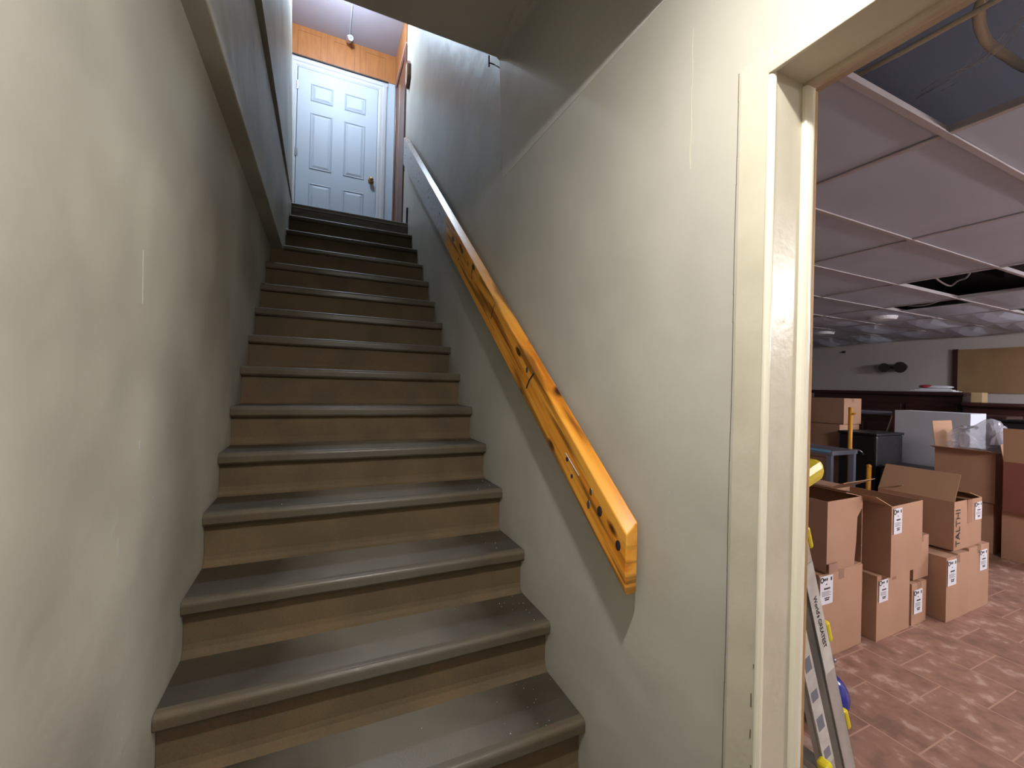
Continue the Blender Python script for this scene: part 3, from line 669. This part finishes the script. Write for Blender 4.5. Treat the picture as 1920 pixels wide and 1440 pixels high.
# bar
def bar_unit(label, x0, x1, y0, y1, z1, grp=None):
    t = thing('bar_counter', label, 'counter', ((x0+x1)/2, (y0+y1)/2, FZ), group=grp); w_, d, h = (x1-x0)/2, (y1-y0)/2, z1-FZ
    bm = bmesh.new(); add_box(bm, -w_+.05, w_, -d+.03, d-.03, 0, h-.05); obj('body', bm, 'mahogany', t)
    bm = bmesh.new(); add_box(bm, -w_, w_, -d, d, h-.05, h); add_cyl(bm, (-w_+.01, -d, h-.035), (-w_+.01, d, h-.035), .03, 12); obj('top', bm, 'mahogany', t, bevel=.01)
    n = max(2, int(2*d/.7))
    for k in range(n):
        a = -d+.08+k*(2*d-.1)/n; b = a+(2*d-.1)/n-.06
        bm = bmesh.new(); add_box(bm, -w_+.035, -w_+.05, a, b, .15, h-.2); obj('panel', bm, 'mahogany', t, bevel=.008)
    return t
bar_unit('long dark mahogany counter standing along the far wall', 8.15, 8.7, 1.9, 4.1, 1.33)
bar_unit('shorter dark counter to the right, below the hanging brown board', 8.0, 8.6, 1.1, 1.88, 1.18)
bar_unit('lower dark wooden counter in front of the long one', 7.3, 7.8, 1.2, 3.6, 1.02)
# dark clutter
def clutter(name, label, cat, loc, dims, m, extra=None, rz=0):
    t = thing(name, label, cat, loc, (0, 0, rz)); a, b, c = dims
    bm = bmesh.new(); add_box(bm, -a/2, a/2, -b/2, b/2, 0, c); obj('body', bm, m, t, bevel=.02)
    bm = bmesh.new(); add_box(bm, -a/2-.01, a/2+.01, -b/2-.01, b/2+.01, c, c+.03); obj('lid', bm, m, t, bevel=.01)
    bm = bmesh.new(); add_tube(bm, catmull([(-a/2-.012, -.08, c*.75), (-a/2-.05, -.05, c*.8), (-a/2-.05, .05, c*.8), (-a/2-.012, .08, c*.75)]), .01, 6); obj('handle', bm, 'steel', t)
    return t
clutter('equipment_case', 'big black equipment case in the dark gap left of the white cabinet', 'case', (5.6, 1.885, FZ), (.6, .41, .95), 'black_stuff')
clutter('equipment_case', 'low black case behind the front cardboard boxes', 'case', (5.45, 1.35, FZ), (.5, .5, .60), 'black_stuff')
clutter('equipment_case', 'black case behind the open box holding plastic', 'case', (6.4, .6, FZ), (.5, .6, .9), 'black_stuff')
clutter('equipment_case', 'black case right of the shorter dark counter', 'case', (7.2, .85, FZ), (.5, .6, 1.15), 'black_stuff')
# folded table tops lying on clutter (grey-white edges)
bm = bmesh.new(); add_box(bm, 6.3, 6.9, 1.95, 2.85, .98, 1.02); tag(obj('folding_table_top', bm, 'grey_metal', bevel=.01), 'grey table top lying flat on the dark clutter left of the white cabinet', 'table top')
bm = bmesh.new(); add_box(bm, 6.9, 7.2, .62, .95, 1.0, 1.03); tag(obj('shelf_board', bm, 'grid_metal', bevel=.004), 'pale shelf board edge right of the clear plastic bag', 'board')
# boxes at left behind
G3 = 'boxes stacked by the door frame in the background'
carton('background cardboard box with taped top, left of the yellow pole', 5.5, 5.9, 2.14, 2.60, .86, 1.20, group=G3)
carton('dim cardboard box under the taped background box', 5.45, 5.9, 2.16, 2.75, .40, .85, group=G3)
carton('bottom cardboard box of the dim background stack', 5.45, 5.9, 2.16, 2.75, FZ, .39, group=G3)
# yellow poles
bm = bmesh.new(); add_cyl(bm, (5.02, 1.815, FZ), (4.98, 1.80, 1.10), .022, 12); add_cyl(bm, (4.98, 1.80, 1.02), (4.98, 1.74, 1.03), .012, 8)
tag(obj('yellow_pole', bm, 'orange', smooth=True), 'tall yellow pole standing upright before the dark counter', 'pole', 'yellow poles in the clutter')
bm = bmesh.new(); add_cyl(bm, (4.5, 1.38, FZ), (4.5, 1.375, .50), .022, 12); add_sphere(bm, (4.5, 1.375, .5), .024)
tag(obj('yellow_pole', bm, 'orange', smooth=True), 'short yellow pole low in the dark gap between the boxes', 'pole', 'yellow poles in the clutter')
# grey metal table
t = thing('metal_table', 'grey metal table frame with a pale blue top edge, beside the door frame', 'table', (4.7, 2.05, FZ))
bm = bmesh.new(); add_box(bm, -.25, .25, -.35, .55, .75, .80); obj('tabletop', bm, 'grey_metal', t, bevel=.006)
for (a, b) in ((-.22, -.31), (.22, -.31), (-.22, .51), (.22, .51)):
    bm = bmesh.new(); add_box(bm, a-.025, a+.025, b-.025, b+.025, 0, .75); obj('leg', bm, 'grey_metal', t)
bm = bmesh.new(); add_box(bm, -.256, -.25, -.33, -.06, .785, .81); obj('edge_strip', bm, 'cyan', t)
# papers on counter
t = thing('paper_stack', 'untidy stack of white papers with a red patch lying on the counter', 'papers', (8.3, 2.3, 1.334))
for k in range(4):
    bm = bmesh.new(); add_box(bm, -.15, .15, -.28+.03*k, .30-.05*k, .012*k, .012*k+.01, Matrix.Rotation(.08*k, 4, 'Z')); obj('sheet', bm, 'label', t)
bm = bmesh.new(); add_sphere(bm, (0, -.02, .075), 1, 16, (.1, .22, .03)); obj('rolled_paper', bm, 'label', t, smooth=True)
bm = bmesh.new(); add_sphere(bm, (-.06, .08, .085), 1, 12, (.06, .09, .028)); obj('wrapper', bm, 'red', t, smooth=True)
bm = bmesh.new(); add_box(bm, 8.02, 8.2, 1.66, 1.78, 1.182, 1.33); tag(obj('wood_block', bm, 'tan_block', bevel=.004), 'pale wood block standing at the right end of the long counter', 'block')
# hanging board
t = thing('notice_board', 'large brown hardboard panel with dark left edge hung on the far wall', 'board', (RX-.005, .9, 1.69))
bm = bmesh.new(); add_box(bm, -.02, 0, -1.4, 1.36, -.36, .36); obj('panel', bm, 'pegboard', t)
bm = bmesh.new(); add_box(bm, -.035, 0, 1.36, 1.42, -.37, .37); obj('frame', bm, 'mahogany', t)
# twin-head emergency lamp
t = thing('emergency_light', 'two-headed dark round emergency lamp on the far wall above the counter', 'wall light', (RX, 3.08, 1.77))
bm = bmesh.new(); add_box(bm, -.05, 0, -.06, .06, -.03, .03); obj('base', bm, 'grey_metal', t)
for s, sz in ((.12, .085), (-.10, .10)):
    bm = bmesh.new(); add_cyl(bm, (-.05, s*.5, 0), (-.12, s, .0), .015, 8); add_cyl(bm, (-.06, s*1.1, .01), (-.19, s*1.1, 0), sz*.6, 20, sz); obj('lamp_head', bm, 'dark_strip', t)
tag(boxobj('wall_clip', (RX-.03, RX, 3.95, 4.0, 2.10, 2.14), 'dark_strip'), 'tiny dark clip high on the far wall, left of the emergency lamp', 'clip')

# ---------------- ladder leaning on the storage side of the wall
lt = thing('ladder', 'folded aluminium ladder with yellow locks leaning beside the door frame', 'ladder', (.692, -.45, FZ))
lt.rotation_euler = (0, -.345, 0)
def lpart(name, boxes, m, bevel=.002):
    bm = bmesh.new()
    for b in boxes: add_box(bm, *b)
    return obj(name, bm, m, lt, bevel)
LH = 1.30
for y in (0, .36):
    # outer and inner channel rails: web plus two flanges
    lpart('rail', [(-.0, .045, y-.004, y+.004, 0, LH), (-.0, .004, y-.004, y+.022, 0, LH), (.041, .045, y-.004, y+.022, 0, LH)], 'aluminium')
    lpart('rail', [(-.075, -.03, y-.002, y+.006, .02, LH-.08), (-.075, -.071, y-.002, y+.02, .02, LH-.08), (-.034, -.03, y-.002, y+.02, .02, LH-.08)], 'aluminium')
for z in (.28, .56, .84, 1.12):
    lpart('rung', [(.005, .04, .0, .36, z-.014, z+.014)], 'aluminium'); lpart('rung', [(-.07, -.035, .0, .36, z-.12, z-.092)], 'aluminium')
    lpart('rung_lock', [(.046, .062, -.006, .03, z-.03, z+.03)], 'yellow', .006)
lpart('hinge_lock', [(-.045, .135, -.03, .03, LH-.04, LH+.015)], 'yellow', .02)
lpart('foot', [(-.005, .05, -.01, .03, -.0, .035)], 'ink', .004)
lpart('rung_lock', [(-.10, -.075, -.03, .0, .50, .545)], 'yellow', .006)
RM = Matrix.Rotation(math.radians(90), 4, 'X') @ Matrix.Rotation(math.radians(-90), 4, 'Z')
lab = lpart('sticker', [(.002, .043, -.0052, -.0042, .74, 1.06)], 'sticker', 0)
text('lettering', "World's GREATEST", .0185, Matrix.Translation((.022, -.0056, .89)) @ RM, 'ink', lab)
bm = bmesh.new(); add_box(bm, -.073, -.032, -.0032, -.0022, .50, 1.0)
for k in range(5): add_box(bm, -.066, -.040, -.0036, -.0030, .52+.09*k, .55+.09*k+.01*(k % 2))
for i, f in enumerate(bm.faces): f.material_index = 0 if i < 6 else 1
o = obj('sticker', bm, 'sticker', lt); o.data.materials.append(M['grey_metal'])
BALL = (1.285, .02, FZ+.105)
# blue ball
bm = bmesh.new(); add_sphere(bm, (0, 0, 0), .105, 40); o = obj('ball', bm, 'blue', smooth=True, mw=Matrix.Translation(BALL))
tag(o, 'glossy dark blue ball on the tiled floor behind the ladder', 'ball')
bm = bmesh.new(); add_sphere(bm, (0, 0, 0), .012, 12); tag(obj('tape_bit', bm, 'steel', smooth=True, mw=Matrix.Translation((1.76, .22, FZ+.012))), 'tiny shiny bit of tape on the floor in front of the left box', 'bead')  # shiny bit of tape, modelled as a small ball

bm = bmesh.new()
for k in range(55):
    i = random.choice([1, 1, 2, 2, 3, 4, 5]); y0, z0 = NOS[i]; y1 = NOS[i+1][0]
    x = random.choice([random.uniform(-1.15, -.02), random.uniform(-.15, -.01)]); y = random.uniform(y0+.03, y1+.005); q = random.uniform(.0008, .002)
    bmesh.ops.create_icosphere(bm, subdivisions=1, radius=q, matrix=Matrix.Translation((x, y, z0+q*.8)))
o = tag(obj('plaster_crumbs', bm, 'label'), 'tiny white plaster crumbs scattered over the lower brown steps', 'crumbs'); o['kind'] = 'stuff'
